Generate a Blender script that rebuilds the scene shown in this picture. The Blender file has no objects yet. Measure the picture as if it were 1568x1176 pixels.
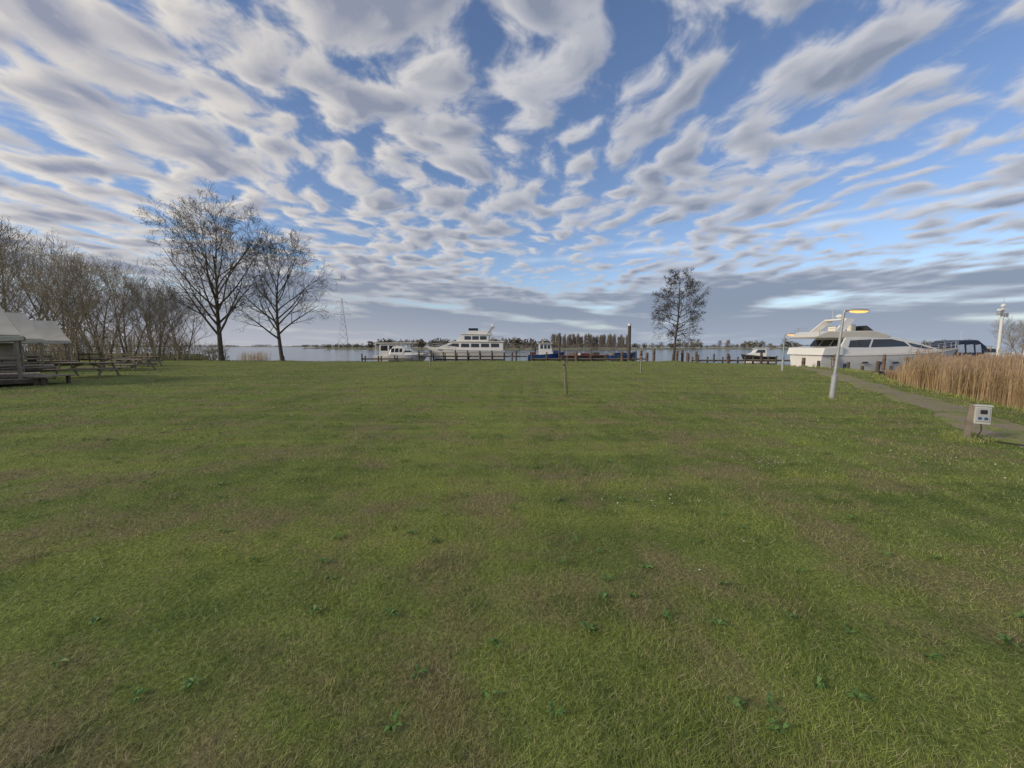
import bpy, math, random
import numpy as np
from mathutils import Vector, Matrix
random.seed(7); np.random.seed(7)
R=math.radians
scene=bpy.context.scene
COL=scene.collection
WZ=-0.9
# ------------------------------------------------------------------ materials
def mat(name,col,rough=0.6,metal=0.0,var=0.12,vscale=6.0,bump=0.0,bscale=40.0,spec=0.4,trans=0.0,emit=None,estr=0.0,coat=0.0):
    m=bpy.data.materials.new(name); m.use_nodes=True
    nt=m.node_tree; n=nt.nodes; l=nt.links
    b=n['Principled BSDF']; 
    b.inputs['Roughness'].default_value=rough; b.inputs['Metallic'].default_value=metal
    b.inputs['Specular IOR Level'].default_value=spec
    if coat: b.inputs['Coat Weight'].default_value=coat
    tc=n.new('ShaderNodeTexCoord')
    nz=n.new('ShaderNodeTexNoise'); nz.inputs['Scale'].default_value=vscale; nz.inputs['Detail'].default_value=3
    l.new(tc.outputs['Object'],nz.inputs['Vector'])
    mr=n.new('ShaderNodeMapRange'); mr.inputs['From Min'].default_value=0.25; mr.inputs['From Max'].default_value=0.75
    mr.inputs['To Min'].default_value=1-var; mr.inputs['To Max'].default_value=1+var
    l.new(nz.outputs['Fac'],mr.inputs['Value'])
    vm=n.new('ShaderNodeVectorMath'); vm.operation='SCALE'; vm.inputs[0].default_value=col[:3]
    l.new(mr.outputs[0],vm.inputs['Scale']); l.new(vm.outputs[0],b.inputs['Base Color'])
    if bump:
        n2=n.new('ShaderNodeTexNoise'); n2.inputs['Scale'].default_value=bscale; n2.inputs['Detail'].default_value=4
        l.new(tc.outputs['Object'],n2.inputs['Vector'])
        bp=n.new('ShaderNodeBump'); bp.inputs['Strength'].default_value=bump; bp.inputs['Distance'].default_value=0.02
        l.new(n2.outputs['Fac'],bp.inputs['Height']); l.new(bp.outputs[0],b.inputs['Normal'])
    if emit:
        b.inputs['Emission Color'].default_value=(*emit,1); b.inputs['Emission Strength'].default_value=estr
    if trans:
        t=n.new('ShaderNodeBsdfTranslucent'); l.new(vm.outputs[0],t.inputs['Color'])
        mx=n.new('ShaderNodeMixShader'); mx.inputs[0].default_value=trans
        l.new(b.outputs[0],mx.inputs[1]); l.new(t.outputs[0],mx.inputs[2]); l.new(mx.outputs[0],n['Material Output'].inputs[0])
    return m
M_bark=mat('bark',(0.085,0.07,0.055),0.9,var=0.3,vscale=3)
M_bark2=mat('bark_grey_willow',(0.30,0.25,0.18),0.9,var=0.3,vscale=2)
M_bud=mat('buds',(0.12,0.09,0.05),0.8,var=0.3)
M_leafg=mat('spring_leaf',(0.26,0.26,0.14),0.7,var=0.3)
M_white=mat('gelcoat_white',(0.78,0.77,0.73),0.25,var=0.05,vscale=0.8,spec=0.5)
M_cream=mat('gelcoat_cream',(0.74,0.70,0.60),0.3,var=0.06,vscale=0.8)
M_glass=mat('tinted_glass',(0.02,0.025,0.03),0.06,var=0.1,spec=0.8)
M_navy=mat('navy_paint',(0.015,0.03,0.09),0.35,var=0.2)
M_blue=mat('blue_paint',(0.02,0.07,0.22),0.4,var=0.2)
M_canvasb=mat('navy_canvas',(0.02,0.03,0.06),0.8,var=0.3,bump=0.5,bscale=8)
M_black=mat('black_paint',(0.02,0.02,0.022),0.5,var=0.3)
M_red=mat('red_paint',(0.14,0.035,0.025),0.6,var=0.4)
M_steel=mat('stainless',(0.6,0.6,0.6),0.3,metal=0.9)
M_teak=mat('teak',(0.3,0.19,0.1),0.7,var=0.2)
M_wood=mat('weathered_wood',(0.25,0.21,0.165),0.85,var=0.3,vscale=5,bump=0.5,bscale=30)
M_wood2=mat('dark_wood',(0.10,0.08,0.06),0.85,var=0.3,vscale=5,bump=0.5,bscale=20)
M_pile=mat('pile_wood',(0.17,0.12,0.09),0.9,var=0.35,vscale=4,bump=0.5,bscale=20)
M_grey=mat('galvanised',(0.42,0.43,0.44),0.5,metal=0.3,var=0.12,vscale=9)
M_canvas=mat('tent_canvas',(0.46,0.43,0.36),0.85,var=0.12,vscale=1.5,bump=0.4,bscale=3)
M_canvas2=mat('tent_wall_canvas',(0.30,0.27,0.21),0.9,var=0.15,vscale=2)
M_lamp=mat('lamp_glow',(0.9,0.6,0.25),0.4,emit=(1.0,0.5,0.12),estr=1.6)
M_box=mat('box_plastic',(0.5,0.5,0.47),0.5,var=0.12,vscale=20)
M_reed=mat('reed_straw',(0.62,0.48,0.29),0.8,var=0.25,vscale=1.2,trans=0.2)
M_reed2=mat('reed_straw_brown',(0.44,0.30,0.16),0.8,var=0.25,vscale=1.2,trans=0.2)
M_plume=mat('reed_plume',(0.36,0.26,0.18),0.9,var=0.3,trans=0.2)
M_far=mat('far_foliage_hazed',(0.12,0.125,0.095),0.95,var=0.4,vscale=0.06)  # distance haze painted into the colour: lighter grey-green
M_farb=mat('far_bare_hazed',(0.21,0.175,0.14),0.95,var=0.35,vscale=0.08)  # bare brown with the air haze mixed into its colour
M_farland=mat('far_land',(0.18,0.17,0.09),0.95,var=0.35,vscale=0.03)
M_daisy=mat('daisy_petal',(0.8,0.8,0.78),0.7,var=0.05)
M_weed=mat('weed_leaf',(0.09,0.17,0.035),0.6,var=0.3,vscale=4)
M_conc=mat('concrete',(0.35,0.34,0.32),0.9,var=0.15,bump=0.4)

# ------------------------------------------------------------------ mesh builder
class MB:
    def __init__(s): s.v=[]; s.f=[]; s.m=[]; s.mats=[]
    def mi(s,m):
        if m not in s.mats: s.mats.append(m)
        return s.mats.index(m)
    def add(s,v,f,m):
        o=len(s.v); s.v.extend([tuple(p) for p in v]); k=s.mi(m)
        for q in f: s.f.append(tuple(i+o for i in q)); s.m.append(k)
    def box(s,c,d,m,rot=None):
        x,y,z=[k/2 for k in d]
        v=[Vector((a*x,b*y,e*z)) for a in(-1,1) for b in(-1,1) for e in(-1,1)]
        if rot is not None: v=[rot@p for p in v]
        v=[p+Vector(c) for p in v]
        s.add(v,[(0,1,3,2),(4,6,7,5),(0,4,5,1),(2,3,7,6),(0,2,6,4),(1,5,7,3)],m)
    def beam(s,a,b,w,h,m):
        a=Vector(a);b=Vector(b);d=b-a
        q=d.to_track_quat('X','Z').to_matrix()
        s.box((a+b)/2,(d.length,w,h),m,q)
    def tube(s,pts,rad,n,m,cap=True):
        pts=[Vector(p) for p in pts]; o=len(s.v); k=s.mi(m)
        for i,p in enumerate(pts):
            d=(pts[min(i+1,len(pts)-1)]-pts[max(i-1,0)])
            if d.length<1e-6: d=Vector((0,0,1))
            d.normalize()
            a=Vector((1,0,0)) if abs(d.x)<0.8 else Vector((0,1,0))
            u=d.cross(a).normalized(); w=d.cross(u)
            for j in range(n):
                t=2*math.pi*j/n; q=p+(u*math.cos(t)+w*math.sin(t))*rad[i]
                s.v.append((q.x,q.y,q.z))
        for i in range(len(pts)-1):
            for j in range(n):
                a=o+i*n+j;b=o+i*n+(j+1)%n
                s.f.append((a,b,b+n,a+n)); s.m.append(k)
        if cap and n>2:
            s.f.append(tuple(o+j for j in range(n))[::-1]); s.m.append(k)
            s.f.append(tuple(o+(len(pts)-1)*n+j for j in range(n))); s.m.append(k)
    def sph(s,c,r,m,sx=1,sy=1,sz=1,n=10):
        vs=[];fs=[]
        for i in range(n//2+1):
            p=math.pi*i/(n//2)
            for j in range(n):
                t=2*math.pi*j/n
                vs.append((c[0]+r*sx*math.sin(p)*math.cos(t),c[1]+r*sy*math.sin(p)*math.sin(t),c[2]+r*sz*math.cos(p)))
        for i in range(n//2):
            for j in range(n):
                a=i*n+j;b=i*n+(j+1)%n; fs.append((a,a+n,b+n,b))
        s.add(vs,fs,m)
    def prism(s,prof,w,m):
        n=len(prof)
        v=[(x,w(x,z),z) for x,z in prof]+[(x,-w(x,z),z) for x,z in prof]
        f=[tuple(range(n))[::-1],tuple(range(n,2*n))]
        f+=[(i,(i+1)%n,(i+1)%n+n,i+n) for i in range(n)]
        s.add(v,f,m)
    def side(s,prof,w,m,o=0.015):
        n=len(prof)
        for sg in(1,-1):
            v=[(x,sg*(w(x,z)+o),z) for x,z in prof]+[(x,sg*(w(x,z)-0.02),z) for x,z in prof]
            f=[tuple(range(n))]+[(i,(i+1)%n,(i+1)%n+n,i+n) for i in range(n)]
            s.add(v,f,m)
    def front(s,p0,p1,w,m,ins=0.12,o=0.015):
        a=Vector((p0[0],0,p0[1]));b=Vector((p1[0],0,p1[1])); d=(b-a); L=d.length; d.normalize()
        nrm=Vector((d.z,0,-d.x)); 
        for y0,y1 in((-0.94,-0.36),(-0.3,0.3),(0.36,0.94)):
            v=[]
            for t,yy in((ins,y0),(ins,y1),(1-ins,y1),(1-ins,y0)):
                p=a+d*L*t; v.append(Vector((p.x,w(p.x,p.z)*yy,p.z)))
            vv=[p+nrm*o for p in v]+[p-nrm*o for p in v]
            s.add(vv,[(0,1,2,3),(7,6,5,4),(0,1,5,4),(1,2,6,5),(2,3,7,6),(3,0,4,7)],m)
    def obj(s,name,parent=None,loc=None,rotz=0,smooth=False,bevel=0):
        me=bpy.data.meshes.new(name); me.from_pydata(s.v,[],s.f)
        for m in s.mats: me.materials.append(m)
        me.polygons.foreach_set('material_index',s.m)
        if smooth: me.polygons.foreach_set('use_smooth',[True]*len(s.f))
        me.update()
        ob=bpy.data.objects.new(name,me); COL.objects.link(ob)
        if parent: ob.parent=parent
        if loc is not None: ob.location=loc
        ob.rotation_euler=(0,0,rotz)
        if bevel:
            bv=ob.modifiers.new('bevel','BEVEL'); bv.width=bevel; bv.segments=2; bv.limit_method='ANGLE'; bv.angle_limit=R(35)
        return ob
def empty(name,loc,rotz=0):
    e=bpy.data.objects.new(name,None); COL.objects.link(e); e.location=loc; e.rotation_euler=(0,0,rotz); e.empty_display_size=0.3
    return e
def np_mesh(name,V,F,mats,mi=None,attr=None):
    me=bpy.data.meshes.new(name); k=F.shape[1]
    me.vertices.add(len(V)); me.vertices.foreach_set('co',V.astype(np.float32).ravel())
    me.loops.add(F.size); me.loops.foreach_set('vertex_index',F.astype(np.int32).ravel())
    me.polygons.add(len(F)); me.polygons.foreach_set('loop_start',np.arange(0,F.size,k,dtype=np.int32))
    if attr is not None:
        a=me.attributes.new('rnd','FLOAT','POINT'); a.data.foreach_set('value',attr.astype(np.float32))
    for m in mats: me.materials.append(m)
    if mi is not None: me.polygons.foreach_set('material_index',mi.astype(np.int32))
    me.update(calc_edges=True); me.validate()
    ob=bpy.data.objects.new(name,me); COL.objects.link(ob); return ob

# ------------------------------------------------------------------ terrain
POLY=np.array([(-170,-60),(9,-60),(10.2,-5),(11.0,4),(13.9,9.5),(17.3,16),(21.6,22),(24.6,27),(25,31.5),(22.5,38),(17,43.2),(0,43.4),(-15,42.8),(-32,43.6),(-38,50),(-66,86),(-170,115)],float)
def sdist(x,y):
    x=np.asarray(x,float); y=np.asarray(y,float)
    d=np.full(x.shape,1e9); ins=np.zeros(x.shape,bool)
    n=len(POLY)
    for i in range(n):
        ax,ay=POLY[i]; bx,by=POLY[(i+1)%n]
        ex,ey=bx-ax,by-ay
        t=np.clip(((x-ax)*ex+(y-ay)*ey)/(ex*ex+ey*ey),0,1)
        d=np.minimum(d,np.hypot(x-ax-t*ex,y-ay-t*ey))
        if ay!=by:
            c=((ay>y)!=(by>y))&(x<(bx-ax)*(y-ay)/(by-ay)+ax)
            ins^=c
    return np.where(ins,d,-d)
def gz(x,y):
    x=np.asarray(x,float); y=np.asarray(y,float)
    s=sdist(x,y)
    t=np.clip((s+1.0)/2.2,0,1); t=t*t*(3-2*t)
    b=0.025*np.sin(x*0.9+1.3*np.sin(y*0.5))*np.sin(y*0.7+0.8)+0.03*np.sin(x*0.23+2)*np.cos(y*0.31)
    return -1.8*(1-t)+b
gx=np.concatenate([np.arange(-170,-50,2.0),np.arange(-50,32,0.5)]); gy=np.concatenate([np.arange(-60,-6,2.0),np.arange(-6,50,0.5),np.arange(50,120,2.0)])
X,Y=np.meshgrid(gx,gy); S=sdist(X,Y); Z=gz(X,Y)
V=np.stack([X.ravel(),Y.ravel(),Z.ravel()],1)
nx=len(gx);ny=len(gy)
I=np.arange(nx*ny).reshape(ny,nx)
F=np.stack([I[:-1,:-1].ravel(),I[:-1,1:].ravel(),I[1:,1:].ravel(),I[1:,:-1].ravel()],1)
keep=(S.ravel()[F].max(1)>-3.5); F=F[keep]

def grass_nodes(nt):
    n=nt.nodes;l=nt.links
    geo=n.new('ShaderNodeNewGeometry')
    def noise(sc,det=3,scl=(1,1,0),rough=0.5,off=0,rot=0):
        mp=n.new('ShaderNodeMapping'); mp.inputs['Scale'].default_value=scl; mp.inputs['Location'].default_value=(off,off*.7,0); mp.inputs['Rotation'].default_value=(0,0,rot)
        l.new(geo.outputs['Position'],mp.inputs[0])
        z=n.new('ShaderNodeTexNoise'); z.noise_dimensions='2D'; z.inputs['Scale'].default_value=sc; z.inputs['Detail'].default_value=det; z.inputs['Roughness'].default_value=rough
        l.new(mp.outputs[0],z.inputs['Vector']); return z.outputs['Fac']
    def mr(s,a,b,c=0,d=1):
        m=n.new('ShaderNodeMapRange'); m.inputs[1].default_value=a;m.inputs[2].default_value=b;m.inputs[3].default_value=c;m.inputs[4].default_value=d
        l.new(s,m.inputs[0]); return m.outputs[0]
    def mix(f,a,b):
        m=n.new('ShaderNodeMix'); m.data_type='RGBA'
        if isinstance(f,float): m.inputs[0].default_value=f
        else: l.new(f,m.inputs[0])
        for k,q in((6,a),(7,b)):
            if isinstance(q,tuple): m.inputs[k].default_value=(*q,1)
            else: l.new(q,m.inputs[k])
        return m.outputs[2]
    def mul(a,b):
        m=n.new('ShaderNodeMath'); m.operation='MULTIPLY'; l.new(a,m.inputs[0])
        if isinstance(b,float): m.inputs[1].default_value=b
        else: l.new(b,m.inputs[1])
        return m.outputs[0]
    big=mr(noise(0.28,3),0.38,0.62)
    c=mix(big,(0.145,0.195,0.045),(0.20,0.255,0.058))
    mid=mr(noise(2.2,3,rough=.65,off=5),0.42,0.66)
    c=mix(mul(mid,0.5),c,(0.28,0.32,0.085))
    # mowing stripes: long narrow streaks away from the camera side, plus the cross bands of the rougher far part
    stripe=mr(noise(0.5,1,(3.0,0.12,0),off=17,rot=R(-6)),0.44,0.60)
    c=mix(mul(stripe,0.28),c,(0.30,0.36,0.085))
    band=mr(noise(0.5,2,(0.35,2.4,0),off=11),0.48,0.66)
    c=mix(mul(band,0.55),c,(0.31,0.35,0.08))
    br=mr(noise(0.9,5,rough=0.72,off=21),0.47,0.67)
    c=mix(mul(br,0.75),c,(0.29,0.235,0.13))
    dk=mr(noise(3.4,3,rough=.65,off=31),0.54,0.72)
    c=mix(mul(dk,0.40),c,(0.075,0.13,0.03))
    return geo,c,noise,mr,mix,mul
def make_lawn_mat():
    m=bpy.data.materials.new('lawn_ground'); m.use_nodes=True; nt=m.node_tree; n=nt.nodes;l=nt.links
    geo,c,noise,mr,mix,mul=grass_nodes(nt); b=n['Principled BSDF']
    fine=noise(38,4,(1,1,1),0.7); f2=mr(fine,0.3,0.7,0.42,1.1)
    vm=n.new('ShaderNodeVectorMath'); vm.operation='SCALE'; l.new(c,vm.inputs[0]); l.new(f2,vm.inputs['Scale'])
    sp=n.new('ShaderNodeSeparateXYZ'); l.new(geo.outputs['Position'],sp.inputs[0])
    low=mr(sp.outputs['Z'],-0.75,-0.35,1,0)
    c2=mix(low,vm.outputs[0],(0.10,0.08,0.05))
    l.new(c2,b.inputs['Base Color']); b.inputs['Roughness'].default_value=0.95; b.inputs['Specular IOR Level'].default_value=0.15
    bp=n.new('ShaderNodeBump'); bp.inputs['Strength'].default_value=0.8; bp.inputs['Distance'].default_value=0.03
    l.new(fine,bp.inputs['Height']); l.new(bp.outputs[0],b.inputs['Normal'])
    return m
def make_blade_mat():
    m=bpy.data.materials.new('grass_blades'); m.use_nodes=True; nt=m.node_tree; n=nt.nodes;l=nt.links
    geo,c,noise,mr,mix,mul=grass_nodes(nt); b=n['Principled BSDF']
    at=n.new('ShaderNodeAttribute'); at.attribute_name='rnd'
    v=mr(at.outputs['Fac'],0,1,0.6,1.6)
    vm=n.new('ShaderNodeVectorMath'); vm.operation='SCALE'; l.new(c,vm.inputs[0]); l.new(v,vm.inputs['Scale'])
    straw=mr(at.outputs['Fac'],0.88,0.90,0,0.85)
    c2=mix(straw,vm.outputs[0],(0.46,0.40,0.25))
    l.new(c2,b.inputs['Base Color']); b.inputs['Roughness'].default_value=0.6; b.inputs['Specular IOR Level'].default_value=0.3
    return m
lawn=np_mesh('lawn_ground',V,F,[make_lawn_mat()])
lawn.data.polygons.foreach_set('use_smooth',[True]*len(lawn.data.polygons))

PC=np.array([(5.6,-14),(6.2,-3),(7.3,3),(9.0,6.9),(10.9,9.9),(13.9,15),(17.3,21.0),(20.2,26),(21.8,30)],float)
def resample(P,step):
    out=[]
    for i in range(len(P)-1):
        p0=P[max(i-1,0)];p1=P[i];p2=P[i+1];p3=P[min(i+2,len(P)-1)]
        k=max(2,int(np.hypot(*(p2-p1))/step))
        for j in range(k):
            t=j/k
            out.append(0.5*((2*p1)+(-p0+p2)*t+(2*p0-5*p1+4*p2-p3)*t*t+(-p0+3*p1-3*p2+p3)*t**3))
    out.append(P[-1]); return np.array(out)
PR=resample(PC,0.25)
def pathdist(x,y):
    d=np.full(x.shape,1e9)
    for i in range(0,len(PR),2): d=np.minimum(d,np.hypot(x-PR[i,0],y-PR[i,1]))
    return d
T=np.gradient(PR,axis=0); T/=np.linalg.norm(T,axis=1)[:,None]; N=np.stack([T[:,1],-T[:,0]],1)
k=9; vs=[]
for i in range(len(PR)):
    wl=0.50+0.10*math.sin(i*0.37)+0.09*random.random(); wr=0.50+0.10*math.sin(i*0.29+2)+0.09*random.random()
    for j in range(k):
        t=j/(k-1)*2-1; o=t*(wr if t>0 else wl)
        p=PR[i]+N[i]*o
        vs.append((p[0],p[1],0.014-0.012*abs(t)**3))
vs=np.array(vs); vs[:,2]+=gz(vs[:,0],vs[:,1])
I=np.arange(len(vs)).reshape(-1,k)
FF=np.stack([I[:-1,:-1].ravel(),I[:-1,1:].ravel(),I[1:,1:].ravel(),I[1:,:-1].ravel()],1)
def make_path_mat():
    m=bpy.data.materials.new('gravel_path'); m.use_nodes=True; nt=m.node_tree; n=nt.nodes;l=nt.links
    geo,c,noise,mr,mix,mul=grass_nodes(nt); b=n['Principled BSDF']
    f=noise(30,4,(1,1,1),0.75); g=mix(mr(f,0.3,0.7),(0.17,0.13,0.095),(0.42,0.355,0.28))
    g=mix(mul(mr(noise(2.0,5,rough=.7,off=3),0.44,0.58),0.85),g,c)
    l.new(g,b.inputs['Base Color']); b.inputs['Roughness'].default_value=1.0; b.inputs['Specular IOR Level'].default_value=0.1
    bp=n.new('ShaderNodeBump'); bp.inputs['Strength'].default_value=0.8; bp.inputs['Distance'].default_value=0.02
    l.new(f,bp.inputs['Height']); l.new(bp.outputs[0],b.inputs['Normal']); return m
np_mesh('gravel_path',vs,FF,[make_path_mat()])

# ------------------------------------------------------------------ grass blades
def blades(x,y,h,w,lean,name,matl,rnd=None):
    n=len(x); z=gz(x,y)-0.004
    a=np.random.rand(n)*2*np.pi; la=np.random.rand(n)*2*np.pi; lm=lean*np.random.rand(n)*h
    dx=np.cos(a)*w/2; dy=np.sin(a)*w/2
    tx=x+np.cos(la)*lm; ty=y+np.sin(la)*lm
    V=np.empty((n,3,3)); V[:,0]=np.stack([x-dx,y-dy,z],1); V[:,1]=np.stack([x+dx,y+dy,z],1); V[:,2]=np.stack([tx,ty,z+h],1)
    if rnd is None: rnd=np.random.rand(n)
    return np_mesh(name,V.reshape(-1,3),np.arange(3*n).reshape(n,3),[matl],attr=np.repeat(rnd,3))
M_blade=make_blade_mat()
n=700000
d=1.0*np.exp(np.random.rand(n)*math.log(42)); az=(np.random.rand(n)*2-1)*R(60)
x=d*np.sin(az); y=d*np.cos(az)
cl=np.sin(x*5.1+2*np.sin(y*3.3))*np.sin(y*4.7+2*np.sin(x*2.9))
pd=pathdist(x,y); s=sdist(x,y)
keep=(s>0.3)&(pd>0.16+0.45*np.random.rand(n))
x,y,d,cl=x[keep],y[keep],d[keep],cl[keep]; n=len(x)
h=(0.012+0.024*np.random.rand(n)**1.5)*(1+0.4*cl)*(1+0.012*d)
w=0.0024*np.maximum(1,d/3.0)*(0.7+0.6*np.random.rand(n))
grass=blades(x,y,h,w,2.2,'lawn_grass',M_blade)
tx=[];ty=[];th=[]
n=60000
yy=np.random.rand(n)*36-2; xx=np.random.rand(n)*20+7
pd=pathdist(xx,yy); s=sdist(xx,yy)
right=(s>-0.3)&(s<1.6)&(pd>0.5)
tx.append(xx[right]);ty.append(yy[right]);th.append((0.05+0.16*np.random.rand(right.sum())))
n=50000; xx=np.random.rand(n)*58-34; yy=41.3+np.random.rand(n)*2.6; s=sdist(xx,yy); q=(s>-0.2)&(s<1.3)
tx.append(xx[q]);ty.append(yy[q]);th.append(0.05+0.12*np.random.rand(q.sum()))
cl_=[(9.55,11.75,0.35,500),(7.85,6.75,0.35,900),(1.76,13.0,0.22,500),(7.5,23,0.3,300),(-31,42,1.2,600),(-24,42,1.2,600),(17.2,42,1,500),(2.9,1.9,0.22,200)]
for i in range(46):
    dd_=random.uniform(1.8,14); aa_=random.uniform(-.95,.95); cl_.append((dd_*math.sin(aa_),dd_*math.cos(aa_),random.uniform(.05,.16),int(random.uniform(50,130))))
for cx,cy,r,nn in cl_:
    rr=r*np.random.rand(nn)**.7; aa=np.random.rand(nn)*6.28
    tx.append(cx+rr*np.cos(aa));ty.append(cy+rr*np.sin(aa));th.append((0.04+0.08*np.random.rand(nn))*(1 if r>.2 else .55))
tx=np.concatenate(tx);ty=np.concatenate(ty);th=np.concatenate(th)
dd=np.hypot(tx,ty)
blades(tx,ty,th,0.0035*np.maximum(1,dd/5),0.9,'rough_grass',M_blade)
# broad-leaved weeds (dandelion/plantain rosettes) pressed in the turf
mb=MB()
for i in range(130):
    dd_=1.5+random.random()**1.5*10; aa_=random.uniform(-.95,.95); cx=dd_*math.sin(aa_); cy=dd_*math.cos(aa_); z=float(gz(cx,cy))+.012
    for j in range(random.randint(5,9)):
        t=random.uniform(0,6.28); L_=random.uniform(.03,.065); wv=random.uniform(.007,.013); c_,s_=math.cos(t),math.sin(t); rz=random.uniform(.006,.025)
        mb.add([(cx,cy,z),(cx+c_*L_*.5-s_*wv,cy+s_*L_*.5+c_*wv,z+rz),(cx+c_*L_,cy+s_*L_,z+rz*.7),(cx+c_*L_*.5+s_*wv,cy+s_*L_*.5-c_*wv,z+rz)],[(0,1,2,3)],M_weed)
mb.obj('lawn_weeds')

mb=MB()
def daisy(x,y,s=1):
    z=float(gz(x,y))+0.025+0.015*random.random(); r=0.007*s*(0.7+0.5*random.random())*max(1,math.hypot(x,y)/7)
    tl=random.random()*0.5; ta=random.random()*6.28
    v=[(x,y,z+0.002)]
    for i in range(7):
        t=i/7*6.283; v.append((x+r*math.cos(t),y+r*math.sin(t),z+r*tl*math.cos(t-ta)))
    mb.add(v,[(0,1+i,1+(i+1)%7) for i in range(7)],M_daisy)
for cx,cy,rx,ry,nn in((3.55,5.3,0.35,0.3,42),(1.6,4.05,0.3,0.12,13),(6.3,4.9,0.6,0.5,22),(4.2,8,3,2,14),(0,6,5,3,22),(4.5,5.5,2,1.5,24),(-3,9,5,4,18)):
    for i in range(nn):
        yy=random.gauss(cy,ry)
        if yy>2.6: daisy(random.gauss(cx,rx),yy)
mb.obj('daisies')

# ------------------------------------------------------------------ water
m=bpy.data.materials.new('lake_water'); m.use_nodes=True; nt=m.node_tree; b=nt.nodes['Principled BSDF']
b.inputs['Base Color'].default_value=(0.05,0.06,0.06,1); b.inputs['Roughness'].default_value=0.12; b.inputs['Specular IOR Level'].default_value=0.5
g=nt.nodes.new('ShaderNodeNewGeometry'); mp=nt.nodes.new('ShaderNodeMapping'); mp.inputs['Scale'].default_value=(0.6,1.3,1)
nt.links.new(g.outputs['Position'],mp.inputs[0])
nz=nt.nodes.new('ShaderNodeTexNoise'); nz.inputs['Scale'].default_value=1.6; nz.inputs['Detail'].default_value=4; nt.links.new(mp.outputs[0],nz.inputs['Vector'])
bp=nt.nodes.new('ShaderNodeBump'); bp.inputs['Strength'].default_value=0.35; bp.inputs['Distance'].default_value=0.08
nt.links.new(nz.outputs['Fac'],bp.inputs['Height']); nt.links.new(bp.outputs[0],b.inputs['Normal'])
mb=MB(); mb.add([(-6000,-1200,WZ),(6000,-1200,WZ),(6000,9000,WZ),(-6000,9000,WZ)],[(0,1,2,3)],m); mb.obj('lake_water')

# ------------------------------------------------------------------ trees
def tree_mesh(name,H,spread,trunk_r,fork,levels,seed,bark,leaf=None,leafn=1,leafs=0.05,upright=0.5,nl=(11,7,6,4),excurrent=False,stems=1,twig=0.006,ht=None,tipp=1.0,hs=None):
    rnd=random.Random(seed); mb=MB(); tips=[]
    def rv(a): return Vector((rnd.uniform(-a,a),rnd.uniform(-a,a),rnd.uniform(-a,a)))
    def branch(p,d,L,r,lev,up):
        ns=6 if lev==0 else (5 if lev==1 else (3 if lev==2 else 2))
        pts=[p.copy()];rad=[r];dirs=[d.copy()]
        for i in range(ns):
            d=(d+rv(0.16 if lev else 0.07)+Vector((0,0,up*0.16))).normalized()
            p=p+d*(L/ns); pts.append(p.copy()); rad.append(max(r*(1-0.85*(i+1)/ns),twig)); dirs.append(d.copy())
        mb.tube(pts,rad,7 if lev==0 else (5 if lev==1 else 3),bark,cap=False)
        if lev>=levels:
            if rnd.random()<tipp: tips.append(pts[-1])
            return
        cnt=nl[min(lev,len(nl)-1)]
        for i in range(cnt):
            t=0.2+0.8*(i+rnd.random())/cnt
            if lev==0: t=fork+(1-fork)*(i+0.5*rnd.random())/cnt
            t=min(t,0.98); k=int(t*ns); f=t*ns-k
            q=pts[k].lerp(pts[min(k+1,ns)],f); dd=dirs[min(k+1,ns)]; rr=rad[k]*(1-f)+rad[min(k+1,ns)]*f
            ang=rnd.uniform(0,6.28) if lev else i*2.4+rnd.uniform(-.4,.4)
            a=Vector((1,0,0)) if abs(dd.x)<0.8 else Vector((0,1,0))
            u=dd.cross(a).normalized(); w=dd.cross(u)
            if lev==0:
                tt=(t-fork)/(1-fork)
                sp=R(rnd.uniform(60,82)) if excurrent else R(rnd.uniform(30,48)*(1.25-0.5*tt))
            else: sp=R(rnd.uniform(28,60))
            nd=dd*math.cos(sp)+(u*math.cos(ang)+w*math.sin(ang))*math.sin(sp)
            if lev==0:
                if excurrent: ln=spread*0.5*(0.35+0.75*math.sin(math.pi*min(1,0.2+tt*0.8))**0.8)
                else:
                    ln=spread*0.5*(0.55+0.75*math.sin(math.pi*(0.28+0.62*tt)))*1.25
                ln*=rnd.uniform(0.8,1.12)
            else: ln=L*rnd.uniform(0.40,0.62)*(1.15-0.55*t)
            branch(q,nd,ln,max(twig,min(rr*0.62,max(0.010,ln*0.019))),lev+1,upright if not excurrent else 0.25)
    for s in range(stems):
        if stems>1:
            a=rnd.uniform(0,6.28); d0=Vector((math.cos(a)*0.25,math.sin(a)*0.25,1)).normalized(); p0=Vector((math.cos(a)*0.35,math.sin(a)*0.35,-0.1)); hh=H*rnd.uniform(0.75,0.98)
        else: d0=Vector((0,0,1)); p0=Vector((0,0,-0.15)); hh=H
        branch(p0,d0,hh,trunk_r,0,0.05)
    if stems==1:
        mb.tube([(0,0,-0.1),(0,0,0.25),(0,0,0.7)],[trunk_r*1.5,trunk_r*1.12,trunk_r*1.0],8,bark,cap=False)
    if leaf:
        for p in tips:
            for i in range(leafn):
                c=p+rv(0.14); a=rv(1).normalized()*leafs; b2=rv(1).normalized()*leafs
                mb.add([c-a,c+b2,c+a,c-b2],[(0,1,2,3)],leaf)
    top=max(v[2] for v in mb.v)
    if ht:
        k=ht/top; h_=hs if hs else k**.5
        mb.v=[(a*h_,b*h_,c*k) for a,b,c in mb.v]
    return mb.obj(name)
A=tree_mesh('bare_tree',13.5,12.5,0.34,0.24,4,11,M_bark,M_bud,2,0.045,upright=0.5,nl=(24,8,6,4),twig=.011,ht=17.2,hs=.80); A.location=(-30.6,42,0); A.rotation_euler=(0,0,2.1)
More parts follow.
